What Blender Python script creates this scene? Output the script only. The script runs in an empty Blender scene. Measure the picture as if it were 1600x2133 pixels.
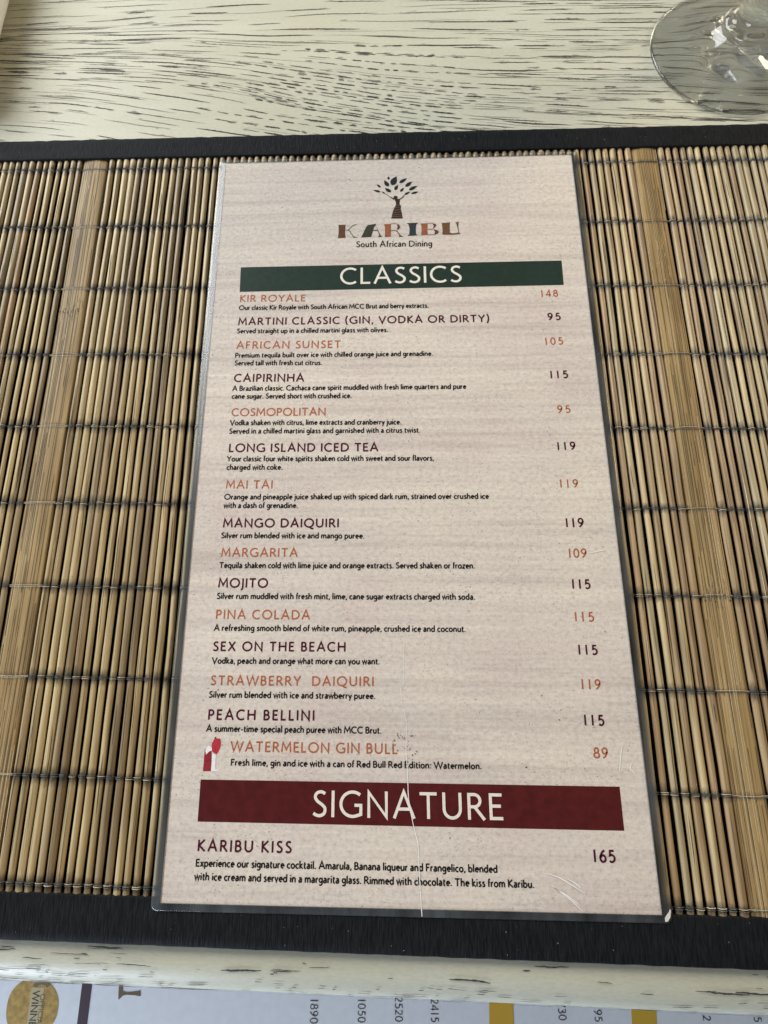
import bpy, math, random
from mathutils import Matrix, Vector, noise
random.seed(11)
sc = bpy.context.scene
col = sc.collection
MM = 0.001

# ------------------------------------------------------------------ camera
cam_d = bpy.data.cameras.new('camera')
cam = bpy.data.objects.new('camera', cam_d); col.objects.link(cam)
cam_d.sensor_fit = 'VERTICAL'; cam_d.sensor_height = 24.0; cam_d.sensor_width = 18.0
cam_d.lens = 1350.0 / 2133.0 * 24.0
cam_d.shift_x = 0.03315; cam_d.shift_y = -0.0043
cam_d.clip_start = 0.005; cam_d.clip_end = 50.0
RX = (0.9990977, 0.0108416, -0.0410631)
RY = (0.0022740, 0.9518261, 0.3066299)
RZ = (0.0424093, -0.3064466, 0.9509426)
cam.matrix_world = Matrix(((RX[0], RY[0], RZ[0], -0.008439), (RX[1], RY[1], RZ[1], -0.086787),
                           (RX[2], RY[2], RZ[2], 0.222487), (0, 0, 0, 1)))
sc.camera = cam

# ------------------------------------------------------------------ light
sc.view_settings.view_transform = 'Standard'
sc.view_settings.look = 'None'
sc.view_settings.exposure = 0.17
sc.view_settings.gamma = 1.0
w = bpy.data.worlds.new('World'); sc.world = w; w.use_nodes = True
wn = w.node_tree; bg = wn.nodes['Background']
tc = wn.nodes.new('ShaderNodeTexCoord')
wnz = wn.nodes.new('ShaderNodeTexNoise'); wnz.inputs['Scale'].default_value = 2.6; wnz.inputs['Detail'].default_value = 3
wr = wn.nodes.new('ShaderNodeValToRGB')
wr.color_ramp.elements[0].position = 0.36; wr.color_ramp.elements[0].color = (0.05, 0.05, 0.052, 1)
wr.color_ramp.elements[1].position = 0.66; wr.color_ramp.elements[1].color = (0.62, 0.62, 0.62, 1)
e = wr.color_ramp.elements.new(0.5); e.color = (0.27, 0.26, 0.25, 1)
wn.links.new(tc.outputs['Generated'], wnz.inputs['Vector'])
wn.links.new(wnz.outputs['Fac'], wr.inputs['Fac'])
sep = wn.nodes.new('ShaderNodeSeparateXYZ'); wn.links.new(tc.outputs['Generated'], sep.inputs[0])
side = wn.nodes.new('ShaderNodeValToRGB')
side.color_ramp.elements[0].position = 0.30; side.color_ramp.elements[0].color = (1.35, 1.6, 1.8, 1)
side.color_ramp.elements[1].position = 0.72; side.color_ramp.elements[1].color = (0.85, 0.72, 0.52, 1)
mh = wn.nodes.new('ShaderNodeMath'); mh.operation = 'MULTIPLY_ADD'; mh.inputs[1].default_value = 0.5; mh.inputs[2].default_value = 0.5
wn.links.new(sep.outputs['X'], mh.inputs[0]); wn.links.new(mh.outputs[0], side.inputs['Fac'])
wm = wn.nodes.new('ShaderNodeMix'); wm.data_type = 'RGBA'; wm.blend_type = 'MULTIPLY'; wm.inputs[0].default_value = 1.0
wn.links.new(wr.outputs['Color'], wm.inputs[6]); wn.links.new(side.outputs['Color'], wm.inputs[7])
wn.links.new(wm.outputs[2], bg.inputs['Color'])
bg.inputs['Strength'].default_value = 0.5

def area(name, loc, target, size, power, color):
    d = bpy.data.lights.new(name, 'AREA'); d.shape = 'RECTANGLE'
    d.size, d.size_y = size; d.energy = power; d.color = color
    o = bpy.data.objects.new(name, d); col.objects.link(o)
    o.location = loc
    o.rotation_euler = (Vector(target) - Vector(loc)).to_track_quat('-Z', 'Y').to_euler()
    return o
area('window_light', (-0.80, 0.86, 0.66), (0, 0.05, 0), (0.75, 0.75), 21.0, (0.95, 0.98, 1.0))
area('room_light', (1.15, 0.55, 0.62), (0.05, 0.05, 0), (0.35, 0.35), 8.0, (1.0, 0.84, 0.60))
area('list_fill_light', (-0.42, -0.64, 0.07), (0.02, -0.2, -0.1), (0.45, 0.26), 5.2, (0.74, 0.84, 1.0))  # added cool lamp brightening the price list and the table's front edge

TEXT = [
    ('h', 'CLASSICS', -23.23, 77.7, 25.17, 77.84, 7.77, 'cream'),
    ('h', 'KIR ROYALE', -63.22, 70.26, -36.97, 70.05, 3.15, 'orange'),
    ('d', 'Our classic Kir Royale with South African MCC Brut and berry extracts.', -63.37, 66.51, 11.71, 66.23, 1.91, 'black'),
    ('h', 'MARTINI CLASSIC (GIN, VODKA OR DIRTY)', -63.21, 59.55, 35.01, 59.38, 3.22, 'plum'),
    ('d', 'Served straight up in a chilled martini glass with olives.', -63.51, 55.85, -4.29, 55.5, 1.91, 'black'),
    ('h', 'AFRICAN SUNSET', -63.26, 48.92, -22.57, 48.73, 3.25, 'orange'),
    ('d', 'Premium tequila built over ice with chilled orange juice and grenadine.', -63.5, 44.97, 12.83, 44.76, 1.94, 'black'),
    ('d', 'Served tall with fresh cut citrus.', -63.48, 41.62, -29.66, 41.37, 1.93, 'black'),
    ('h', 'CAIPIRINHA', -63.23, 34.47, -36.37, 34.3, 3.31, 'plum'),
    ('d', 'A Brazilian classic. Cachaca cane spirit muddled with fresh lime quarters and pure', -63.59, 30.64, 24.81, 30.55, 1.95, 'black'),
    ('d', 'cane sugar. Served short with crushed ice.', -63.59, 27.35, -18.1, 27.12, 1.94, 'black'),
    ('h', 'COSMOPOLITAN', -63.22, 20.05, -27.72, 20.04, 3.19, 'orange'),
    ('d', 'Vodka shaken with citrus, lime extracts and cranberry juice.', -63.52, 16.35, 0.4, 16.11, 1.94, 'black'),
    ('d', 'Served in a chilled martini glass and garnished with a citrus twist.', -63.63, 12.88, 7.3, 12.78, 1.92, 'black'),
    ('h', 'LONG ISLAND ICED TEA', -63.24, 5.49, -8.2, 5.43, 3.29, 'plum'),
    ('d', 'Your classic four white spirits shaken cold with sweet and sour flavors,', -63.68, 1.78, 11.95, 1.67, 1.93, 'black'),
    ('d', 'charged with coke.', -63.56, -1.55, -43.03, -1.59, 1.92, 'black'),
    ('h', 'MAI TAI', -63.3, -8.8, -46.31, -8.82, 3.11, 'orange'),
    ('d', 'Orange and pineapple juice shaked up with spiced dark rum, strained over crushed ice', -63.62, -12.98, 30.9, -12.99, 1.9, 'black'),
    ('d', 'with a dash of grenadine.', -63.58, -16.2, -36.9, -16.26, 1.9, 'black'),
    ('h', 'MANGO DAIQUIRI', -63.31, -23.42, -22.1, -23.46, 3.23, 'plum'),
    ('d', 'Silver rum blended with ice and mango puree.', -63.71, -27.38, -13.1, -27.53, 1.9, 'black'),
    ('h', 'MARGARITA', -63.22, -34.1, -36.35, -34.13, 3.12, 'orange'),
    ('d', 'Tequila shaken cold with lime juice and orange extracts. Served shaken or frozen.', -63.6, -38.15, 24.8, -38.15, 1.9, 'black'),
    ('h', 'MOJITO', -63.44, -44.99, -46.25, -44.98, 3.2, 'plum'),
    ('d', 'Silver rum muddled with fresh mint, lime, cane sugar extracts charged with soda.', -63.65, -48.94, 24.37, -48.9, 1.88, 'black'),
    ('h', 'PINA COLADA', -63.47, -55.77, -31.4, -55.8, 3.09, 'orange'),
    ('d', 'A refreshing smooth blend of white rum, pineapple, crushed ice and coconut.', -63.82, -59.76, 20.76, -59.67, 1.86, 'black'),
    ('h', 'SEX ON THE BEACH', -63.64, -66.45, -19.16, -66.36, 3.06, 'plum'),
    ('d', 'Vodka, peach and orange what more can you want.', -63.65, -70.58, -7.86, -70.41, 1.84, 'black'),
    ('h', 'STRAWBERRY  DAIQUIRI', -63.6, -77.49, -9.81, -77.4, 3.05, 'orange'),
    ('d', 'Silver rum blended with ice and strawberry puree.', -63.83, -81.45, -9.34, -81.36, 1.84, 'black'),
    ('h', 'PEACH BELLINI', -63.59, -88.33, -28.96, -88.24, 3.15, 'plum'),
    ('d', 'A summer-time special peach puree with MCC Brut.', -63.89, -91.98, -7.39, -91.94, 1.84, 'black'),
    ('h', 'WATERMELON GIN BULL', -55.57, -97.88, -2.33, -97.98, 3.08, 'orange'),
    ('d', 'Fresh lime, gin and ice with a can of Red Bull Red Edition: Watermelon.', -55.22, -102.06, 23.83, -102.07, 1.78, 'black'),
    ('h', 'SIGNATURE', -28.85, -116.46, 29.75, -116.48, 7.54, 'cream'),
    ('h', 'KARIBU KISS', -63.81, -126.61, -34.95, -126.59, 3.17, 'plum'),
    ('d', 'Experience our signature cocktail. Amarula, Banana liqueur and Frangelico, blended', -64.05, -130.81, 27.07, -130.76, 1.89, 'black'),
    ('d', 'with ice cream and served in a margarita glass. Rimmed with chocolate. The kiss from Karibu.', -64.09, -134.47, 37.64, -134.56, 1.9, 'black'),
    ('p', '148', 55.59, 70.37, 62.36, 70.44, 3.1, 'orange'),
    ('p', '95', 57.61, 59.76, 62.38, 59.81, 3.15, 'plum'),
    ('p', '105', 55.45, 48.92, 62.43, 49.01, 3.11, 'orange'),
    ('p', '115', 56.17, 34.58, 62.93, 34.62, 3.12, 'plum'),
    ('p', '95', 57.87, 20.23, 62.5, 20.27, 3.05, 'orange'),
    ('p', '119', 56.26, 5.52, 63.02, 5.55, 3.08, 'plum'),
    ('p', '119', 55.95, -8.84, 62.58, -8.87, 3.04, 'orange'),
    ('p', '119', 56.66, -23.44, 63.08, -23.46, 3.21, 'plum'),
    ('p', '109', 56.67, -34.26, 63.03, -34.32, 3.15, 'orange'),
    ('p', '115', 56.81, -44.99, 63.13, -45.07, 3.16, 'plum'),
    ('p', '115', 56.68, -55.98, 63.18, -56.04, 3.13, 'orange'),
    ('p', '115', 56.81, -66.76, 63.23, -66.8, 3.12, 'plum'),
    ('p', '119', 56.76, -77.66, 63.17, -77.73, 3.11, 'orange'),
    ('p', '115', 56.52, -88.68, 63.01, -88.75, 3.19, 'plum'),
    ('p', '89', 58.75, -98.38, 63.18, -98.46, 3.15, 'orange'),
    ('p', '165', 55.49, -127.36, 62.13, -127.42, 3.35, 'plum'),
    ('t', 'South African Dining', -16.94, 95.56, 13.92, 95.27, 2.85, 'black'),
]
GREEN = [(-63.87, 86.74), (65.12, 87.22), (64.99, 75.74), (-63.58, 74.99)]
RED = [(-64.48, -106.32), (65.67, -106.5), (65.67, -118.75), (-64.44, -118.38)]
WORDMARK = {'brown': [[(-24.34, 107.01), (-23.96, 106.86), (-21.72, 106.9), (-21.35, 107.16), (-21.51, 104.66), (-21.55, 102.17), (-21.26, 100.37), (-24.49, 100.13), (-24.23, 102.69), (-24.23, 104.96)]], 'olive': [[(-12.13, 106.47), (-8.78, 107.07), (-8.93, 106.16), (-9.6, 105.41), (-10.79, 100.43), (-15.04, 100.31), (-14.42, 101.55), (-13.32, 104.46), (-12.88, 105.58)], [(-19.06, 105.92), (-18.17, 106.71), (-16.5, 107.04), (-17.24, 106.51), (-18.17, 106.35)], [(-8.68, 105.47), (-7.02, 101.37), (-6.28, 100.45), (-8.13, 100.32), (-7.46, 101.11), (-8.05, 103.29)], [(-9.98, 103.97), (-7.97, 103.78), (-7.97, 103.37), (-10.12, 103.61)], [(-21.32, 104.34), (-20.46, 104.18), (-18.91, 105.91), (-18.17, 106.35), (-20.01, 104.31), (-19.33, 103.38), (-18.12, 101.01), (-16.19, 100.24), (-18.11, 100.29), (-18.68, 101.56), (-19.93, 103.76), (-20.53, 103.96), (-21.31, 103.98)]], 'rust': [[(-5.44, 106.85), (-4.96, 106.74), (-2.62, 106.82), (-2.71, 104.42), (-2.67, 100.37), (-5.25, 100.29), (-5.09, 102.67), (-5.15, 104.93)], [(9.61, 106.83), (10.06, 106.68), (12.46, 106.75), (12.28, 104.04), (12.27, 100.99), (9.62, 100.69), (9.83, 103.2), (9.83, 105.01)]], 'cocoa': [[(-0.17, 106.71), (0.72, 106.33), (1.15, 105.23), (0.69, 104.06), (-0.27, 103.82), (0.04, 105.26)], [(-2.69, 107.05), (-1.35, 107.24), (0.06, 106.8), (-0.09, 106.57), (-1.35, 107.02), (-2.69, 106.82)], [(-2.72, 103.43), (-1.09, 103.75), (-0.2, 103.36), (1.32, 100.99), (2.48, 100.24), (0.35, 100.2), (0.8, 100.91), (-0.29, 102.73), (-1.02, 103.38), (-2.65, 103.06)], [(14.42, 106.7), (15.44, 106.45), (16.01, 105.67), (15.39, 104.64), (14.48, 103.81), (14.82, 105.34)], [(14.77, 103.71), (16.16, 103.23), (17.01, 102.35), (16.25, 101.34), (14.91, 100.83), (15.25, 102.35)], [(12.46, 106.84), (14.5, 106.97), (14.56, 106.7), (12.46, 106.62)], [(12.38, 103.82), (14.63, 103.85), (14.84, 103.62), (12.38, 103.55)], [(12.31, 101.12), (14.99, 101.1), (14.91, 100.83), (12.31, 100.85)]], 'slate': [[(3.7, 107.2), (4.32, 107.05), (8.03, 107.14), (8.74, 107.21), (7.83, 106.33), (7.49, 104.16), (7.58, 101.55), (8.3, 100.82), (4.03, 100.61), (4.78, 101.44), (4.98, 104.23), (4.57, 106.27)]], 'umber': [[(18.19, 106.88), (18.92, 106.77), (20.99, 106.9), (21.59, 107.16), (21.34, 104.27), (21.39, 101.8), (22.41, 101.46), (24.32, 101.68), (24.84, 101.93), (24.44, 104.64), (24.07, 106.46), (23.72, 107.15), (24.38, 106.99), (25.2, 107.29), (24.88, 104.63), (25.13, 101.75), (25.83, 101.02), (23.11, 100.81), (19.82, 100.8), (18.18, 101.02), (18.43, 102.99), (18.35, 105.25)]]}
LEAVES = [((-3.36, 129.72), (-3.55, 131.55), 0.53), ((-2.07, 126.73), (-0.04, 131.51), 1.47), ((1.06, 127.84), (4.46, 130.29), 0.84), ((3.56, 125.8), (6.56, 128.47), 0.87), ((5.04, 123.99), (8.79, 126.09), 0.87), ((5.89, 122.08), (9.22, 123.02), 0.6), ((3.12, 121.63), (5.61, 123.13), 0.58), ((1.38, 123.25), (2.97, 125.25), 0.6), ((-0.88, 124.16), (0.54, 126.84), 0.79), ((-3.51, 126.13), (-5.27, 129.62), 0.94), ((-2.45, 123.14), (-5.11, 125.48), 0.84), ((-6.81, 125.69), (-8.5, 127.55), 0.53), ((-6.94, 123.33), (-9.9, 124.52), 0.6), ((-5.0, 122.39), (-6.44, 123.57), 0.39)]
FIGURE = [[(-4.93, 122.26), (-4.8, 122.45), (-3.05, 120.96), (-1.38, 119.85), (-1.05, 119.34), (-1.31, 119.03), (-3.05, 120.58)], [(3.27, 121.47), (3.07, 121.66), (2.04, 120.25), (1.21, 119.59), (0.28, 119.52), (0.37, 118.99), (1.38, 119.15), (2.39, 119.93)], [(-1.28, 119.78), (1.13, 119.47), (1.22, 118.96), (1.0, 116.86), (1.66, 115.66), (1.46, 114.37), (1.93, 112.21), (2.1, 110.12), (2.45, 109.81), (2.0, 109.45), (-2.67, 109.51), (-2.36, 110.18), (-1.94, 112.62), (-1.22, 114.88), (-0.46, 116.59), (-0.54, 117.95)]]
HEAD = (-0.62, 120.26)
FOLDS = [[(-0.76, 116.1), (1.09, 116.27), (1.09, 116.05), (-0.81, 115.85)], [(-1.22, 115.22), (1.48, 115.36), (1.47, 115.11), (-1.32, 114.91)], [(-1.63, 113.84), (1.61, 114.06), (1.61, 113.81), (-1.74, 113.53)], [(-1.94, 112.68), (1.79, 112.89), (1.82, 112.64), (-2.05, 112.31)], [(-2.2, 111.46), (1.98, 111.59), (1.97, 111.35), (-2.31, 111.09)], [(-2.41, 110.48), (2.06, 110.67), (2.06, 110.46), (-2.46, 110.12)]]
PICTURE = {'crimson': [[(-63.9, -97.32), (-63.53, -97.2), (-61.61, -97.91), (-61.33, -103.83), (-63.95, -103.86)]], 'red': [[(-61.12, -94.37), (-60.56, -93.96), (-59.09, -94.1), (-58.83, -95.3), (-58.81, -96.39), (-59.24, -97.61), (-59.91, -98.78), (-60.75, -98.47), (-61.53, -97.83), (-61.76, -96.69), (-61.73, -95.55)]], 'white': [[(-63.72, -97.67), (-63.16, -96.71), (-62.82, -96.22), (-62.21, -96.48), (-61.75, -96.83), (-61.51, -97.64), (-62.53, -98.06), (-63.33, -98.98)], [(-61.44, -98.64), (-60.19, -98.97), (-60.13, -101.25), (-60.04, -103.25), (-58.92, -103.53), (-59.48, -103.8), (-61.38, -103.93), (-61.35, -101.27)]], 'moss': [[(-61.12, -94.29), (-60.88, -93.63), (-60.54, -93.52), (-60.39, -93.95), (-60.73, -94.07)]]}
CREASE = [(0.32, -61.93), (-0.16, -72.81), (-0.21, -76.46), (-1.01, -77.68), (-0.97, -80.68), (-0.62, -83.36), (0.26, -86.6), (0.6, -89.52), (0.46, -93.58), (0.4, -97.59), (0.64, -101.4), (0.79, -106.15), (0.94, -110.69), (1.87, -116.36), (2.82, -120.49), (3.57, -123.77), (3.77, -130.65), (4.15, -139.13), (4.35, -142.6)]
SCRATCH = [[(40.7, -130.58), (44.31, -131.4), (47.95, -133.22), (52.33, -135.77)], [(41.63, -133.09), (45.62, -135.78), (48.89, -138.2), (51.31, -140.5)], [(63.46, -32.8), (66.94, -32.12), (69.76, -31.44)], [(47.36, -131.97), (49.52, -132.94), (51.34, -134.41)], [(68.09, -93.47), (67.01, -97.71), (66.15, -102.59)], [(42.96, -134.08), (47.23, -136.5), (50.63, -138.91)], [(70.67, -99.06), (69.54, -101.16), (70.8, -102.8)]]
STAIN = [(1.09, -92.42), (-0.75, -92.73), (-1.5, -92.3), (-0.14, -93.15), (1.85, -92.84), (2.92, -92.69), (-2.89, -93.76), (-2.61, -95.34), (-2.47, -96.48), (-0.8, -96.32), (0.27, -96.02), (1.05, -95.15), (1.18, -96.01), (1.51, -94.72), (3.73, -97.4), (2.96, -98.12), (2.65, -98.55), (-0.76, -93.74), (-3.51, -94.06), (-0.09, -99.72), (-2.57, -92.17)]
FLECK = [(6.65, 53.29), (-72.44, 46.36), (9.55, 135.92), (-20.08, 130.38), (44.14, -79.8), (49.86, -84.17), (37.7, -101.32), (-69.2, 72.6), (49.14, -87.23), (-60.93, -78.99), (-12.65, -101.58)]
GRAIN_FIELD = [(-181.4, 237.2, 1.4), (-121.3, 234.4, 2.8), (-50.8, 231.0, 2.8), (17.9, 230.9, -1.4), (85.1, 227.7, -1.3), (151.1, 227.6, -1.4), (-177.5, 214.7, -2.5), (-130.6, 214.2, -1.2), (-84.3, 212.1, -6.5), (-38.7, 211.7, -3.9), (17.4, 212.3, -2.6), (83.1, 206.3, -2.5), (-176.0, 205.3, -3.7), (-129.1, 201.8, -5.0), (-94.6, 198.9, -10.1), (-60.7, 197.5, -14.0), (-27.1, 196.1, -12.9), (17.0, 197.2, -6.4), (81.9, 194.5, -2.4), (-173.4, 190.1, -4.8), (-127.1, 185.3, -12.2), (-93.2, 182.6, -14.7), (-59.7, 179.8, -18.5), (-26.9, 181.5, -15.1), (5.8, 186.0, -8.9), (59.6, 183.8, -5.0), (101.9, 182.2, -2.3), (-170.9, 175.3, -5.8), (-136.6, 171.2, -13.1), (-91.8, 166.2, -13.2), (-48.1, 164.7, -12.1), (-5.2, 170.7, -12.5), (37.4, 167.7, -7.4), (79.4, 167.6, -6.1), (140.9, 164.0, -6.1)]
STRIPES = {'purple': [(-134.56, -195.57), (-130.21, -195.47), (-130.46, -211.67), (-134.74, -211.79)], 'gold1': [(37.2, -197.28), (47.05, -197.03), (46.67, -208.61), (36.76, -208.88)], 'gold2': [(94.93, -197.49), (104.8, -197.24), (104.28, -207.07), (94.32, -207.34)]}
SERIF = [(-118.69, -196.27), (-117.04, -196.23), (-116.56, -198.59), (-114.91, -198.98), (-112.36, -198.75), (-109.81, -198.47), (-109.23, -197.98), (-108.73, -200.11), (-109.61, -200.29), (-111.45, -199.96), (-114.8, -199.89), (-116.31, -200.19), (-118.05, -201.73), (-118.29, -201.31)]
MEDAL = ((-154.84, -205.55), 11.12)
NUMBERS = [('1890', -36.95, -199.32, 3.31), ('1050', -17.11, -198.82, 3.2), ('2520', -1.74, -197.76, 3.19), ('2415', 13.06, -198.06, 3.17), ('730', 65.09, -197.75, 3.23), ('95', 79.63, -200.2, 3.11), ('2', 123.05, -201.05, 3.16), ('95', 143.26, -198.56, 3.15)]
WINNER = (-155.24, -199.38, 2.91)
OFFICIAL = (-151.93, -200.5, 2.08)

# ------------------------------------------------------------------ materials
def new_mat(name):
    m = bpy.data.materials.new(name); m.use_nodes = True
    return m, m.node_tree, m.node_tree.nodes['Principled BSDF']

def N(nt, kind, **kw):
    n = nt.nodes.new(kind)
    for k, v in kw.items():
        if k in n.inputs: n.inputs[k].default_value = v
        else: setattr(n, k, v)
    return n

def ramp(nt, fac, stops):
    r = nt.nodes.new('ShaderNodeValToRGB')
    el = r.color_ramp.elements
    while len(el) < len(stops): el.new(0.5)
    for e_, (p, c) in zip(el, stops):
        e_.position = p; e_.color = (c[0], c[1], c[2], 1) if isinstance(c, tuple) else (c, c, c, 1)
    nt.links.new(fac, r.inputs['Fac'])
    return r.outputs['Color']

def mix(nt, mode, fac, a, b):
    n = nt.nodes.new('ShaderNodeMix'); n.data_type = 'RGBA'; n.blend_type = mode
    for s, v in ((n.inputs[0], fac), (n.inputs[6], a), (n.inputs[7], b)):
        if hasattr(v, 'is_linked'): nt.links.new(v, s)
        elif isinstance(v, tuple): s.default_value = (v[0], v[1], v[2], 1)
        else: s.default_value = v
    return n.outputs[2]

def coords(nt, scale, which='Object', seed=None):
    t = nt.nodes.new('ShaderNodeTexCoord')
    m = nt.nodes.new('ShaderNodeMapping'); m.inputs['Scale'].default_value = scale
    nt.links.new(t.outputs[which], m.inputs['Vector'])
    return m.outputs['Vector']

def noise_tex(nt, scale, detail=4.0, rough=0.55, w_=None, dist=0.0):
    n = nt.nodes.new('ShaderNodeTexNoise'); n.inputs['Scale'].default_value = 1.0
    n.inputs['Detail'].default_value = detail; n.inputs['Roughness'].default_value = rough
    n.inputs['Distortion'].default_value = dist
    nt.links.new(coords(nt, scale), n.inputs['Vector'])
    if w_ is not None:
        n.noise_dimensions = '4D'; nt.links.new(w_, n.inputs['W'])
    return n.outputs['Fac']

def bump(nt, bs, h, strength, dist, sock='Normal'):
    b = nt.nodes.new('ShaderNodeBump'); b.inputs['Strength'].default_value = strength
    b.inputs['Distance'].default_value = dist
    nt.links.new(h, b.inputs['Height']); nt.links.new(b.outputs['Normal'], bs.inputs[sock])

def plain(name, c, rough=0.5, coat=0.0, var=0.0, spec=0.5, scale=900):
    m, nt, bs = new_mat(name)
    bs.inputs['Roughness'].default_value = rough
    bs.inputs['Specular IOR Level'].default_value = 0.08 if name.startswith('ink') else spec
    bs.inputs['Coat Weight'].default_value = coat; bs.inputs['Coat Roughness'].default_value = 0.25
    if var:
        f = noise_tex(nt, (scale,) * 3, 3)
        cc = ramp(nt, f, [(0.3, tuple(x * (1 - var) for x in c)), (0.7, tuple(min(1, x * (1 + var)) for x in c))])
        nt.links.new(cc, bs.inputs['Base Color'])
    else:
        bs.inputs['Base Color'].default_value = (*c, 1)
    return m

# limed white paint
paint, nt, bs = new_mat('limed_paint')
f1 = noise_tex(nt, (9, 60, 60), 5); f2 = noise_tex(nt, (500, 1400, 1400), 3)
f3 = noise_tex(nt, (5, 5, 5), 2)
c1 = ramp(nt, f1, [(0.3, (0.51, 0.50, 0.40)), (0.7, (0.59, 0.58, 0.48))])
c2 = mix(nt, 'MULTIPLY', 0.6, c1, ramp(nt, f2, [(0.3, 0.84), (0.6, 1.0)]))
c3 = mix(nt, 'MULTIPLY', 0.7, c2, ramp(nt, f3, [(0.35, (0.95, 0.92, 0.82)), (0.65, (1, 1, 1))]))
nt.links.new(c3, bs.inputs['Base Color']); bs.inputs['Roughness'].default_value = 0.42
bump(nt, bs, f2, 0.25, 0.0002)
grain_m = plain('open_grain', (0.06, 0.057, 0.05), 0.75, var=0.5, spec=0.2, scale=2500)
grain_soft = plain('open_grain_worn', (0.22, 0.22, 0.19), 0.7, var=0.5, spec=0.2, scale=2500)
grime = plain('edge_grime', (0.30, 0.30, 0.27), 0.7, var=0.4, spec=0.2, scale=1200)

# bamboo
PITCH = 0.03075; ROW0 = 0.1385
def bamboo_mat(name, palette, fibre=(1500, 26, 1500), streak_dark=0.42, stain_w=0.0030, stain_mix=0.96):
    m, nt, bs = new_mat(name)
    oi = nt.nodes.new('ShaderNodeObjectInfo')
    sd = nt.nodes.new('ShaderNodeMath'); sd.operation = 'MULTIPLY'; sd.inputs[1].default_value = 300.0
    nt.links.new(oi.outputs['Random'], sd.inputs[0])
    base = ramp(nt, oi.outputs['Random'], [(p_, (c_[0] * 1.03, c_[1], c_[2] * 0.93)) for p_, c_ in palette])
    big = noise_tex(nt, (150, 22, 150), 3, w_=sd.outputs[0])
    base = mix(nt, 'MULTIPLY', 0.85, base, ramp(nt, big, [(0.28, (0.56, 0.49, 0.40)), (0.62, (1.13, 1.12, 1.08))]))
    fib = noise_tex(nt, fibre, 4, 0.6, w_=sd.outputs[0])
    base = mix(nt, 'MULTIPLY', 1.0, base, ramp(nt, fib, [(0.32, streak_dark), (0.46, 0.88), (0.52, 1.0), (0.75, 1.18)]))
    crk = noise_tex(nt, (fibre[0] * 0.8, fibre[1] * 0.7, fibre[2] * 0.8), 2, 0.5, w_=sd.outputs[0], dist=0.3)
    base = mix(nt, 'MULTIPLY', 1.0, base, ramp(nt, crk, [(0.265, 0.25), (0.31, 1.0)]))
    if stain_mix:
        # black dye around the stitching rows
        t = nt.nodes.new('ShaderNodeTexCoord'); s = nt.nodes.new('ShaderNodeSeparateXYZ')
        nt.links.new(t.outputs['Object'], s.inputs[0])
        def M(op, a, b=None, c=None):
            n = nt.nodes.new('ShaderNodeMath'); n.operation = op
            for k, v in enumerate((a, b, c)):
                if v is None: continue
                if hasattr(v, 'is_linked'): nt.links.new(v, n.inputs[k])
                else: n.inputs[k].default_value = v
            return n.outputs[0]
        q = M('DIVIDE', M('ADD', s.outputs['Y'], PITCH * 20 - ROW0 + PITCH / 2), PITCH)
        d = M('MULTIPLY', M('ABSOLUTE', M('SUBTRACT', M('FRACT', q), 0.5)), PITCH)
        wob = noise_tex(nt, (900, 500, 900), 3, w_=sd.outputs[0])
        d2 = M('ADD', d, M('MULTIPLY', M('SUBTRACT', wob, 0.5), 0.0035))
        per = M('ADD', M('MULTIPLY', M('FRACT', M('MULTIPLY', oi.outputs['Random'], 37.0)), 0.9), 0.5)
        k = M('SUBTRACT', 1.0, M('MINIMUM', M('DIVIDE', M('MAXIMUM', d2, 0.0), M('MULTIPLY', per, stain_w)), 1.0))
        k = M('MULTIPLY', k, stain_mix)
        base = mix(nt, 'MIX', k, base, (0.012, 0.013, 0.014))
    nt.links.new(base, bs.inputs['Base Color'])
    bs.inputs['Roughness'].default_value = 0.42; bs.inputs['Specular IOR Level'].default_value = 0.4
    if stain_mix < 0.9: bs.inputs['Roughness'].default_value = 0.55; bs.inputs['Specular IOR Level'].default_value = 0.25
    bump(nt, bs, fib, 0.5, 0.00015)
    return m
stick_pal = [(0.0, (0.40, 0.32, 0.19)), (0.2, (0.50, 0.40, 0.24)), (0.38, (0.34, 0.28, 0.18)), (0.5, (0.54, 0.44, 0.27)), (0.62, (0.42, 0.33, 0.20)),
             (0.75, (0.36, 0.245, 0.14)), (0.88, (0.28, 0.22, 0.14)), (1.0, (0.48, 0.40, 0.26))]
bamboo = bamboo_mat('bamboo', stick_pal)
crack_m = plain('bamboo_crack', (0.06, 0.042, 0.025), 0.7, var=0.4)
sliver_m = plain('bamboo_sliver', (0.58, 0.47, 0.30), 0.5, var=0.2)
bamboo_flat = bamboo_mat('bamboo_wide', [(0.0, (0.38, 0.29, 0.165)), (1.0, (0.37, 0.26, 0.125))], fibre=(1500, 9, 1500), streak_dark=0.38, stain_w=0.0016, stain_mix=0.5)
lint_m = plain('lint', (0.35, 0.35, 0.34), 0.8)
dye_and_gap_shade = plain('black_dye_gap_shade', (0.012, 0.012, 0.012), 0.8, spec=0.15)  # dyed thread knots, plus shade painted on the stick undersides
gap_shade_m = plain('gap_shade_black', (0.008, 0.008, 0.008), 0.9, spec=0.1)  # black of the sheet that darkens the gaps between sticks
node_brown = plain('bamboo_node', (0.10, 0.055, 0.025), 0.7, var=0.4)
straw = plain('straw_thread', (0.50, 0.41, 0.26), 0.7, var=0.4, scale=3000)
dark_thread = plain('dark_thread', (0.10, 0.10, 0.095), 0.6, var=0.9, scale=1500)
cloth, nt, bs = new_mat('black_cloth')
wv1 = noise_tex(nt, (1900, 260, 260), 3); wv2 = noise_tex(nt, (1500, 1500, 1500), 2)
cc = ramp(nt, wv1, [(0.35, (0.004, 0.0045, 0.0055)), (0.7, (0.014, 0.015, 0.017))])
spk = ramp(nt, wv2, [(0.76, 0.0), (0.82, 1.0)])
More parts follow.
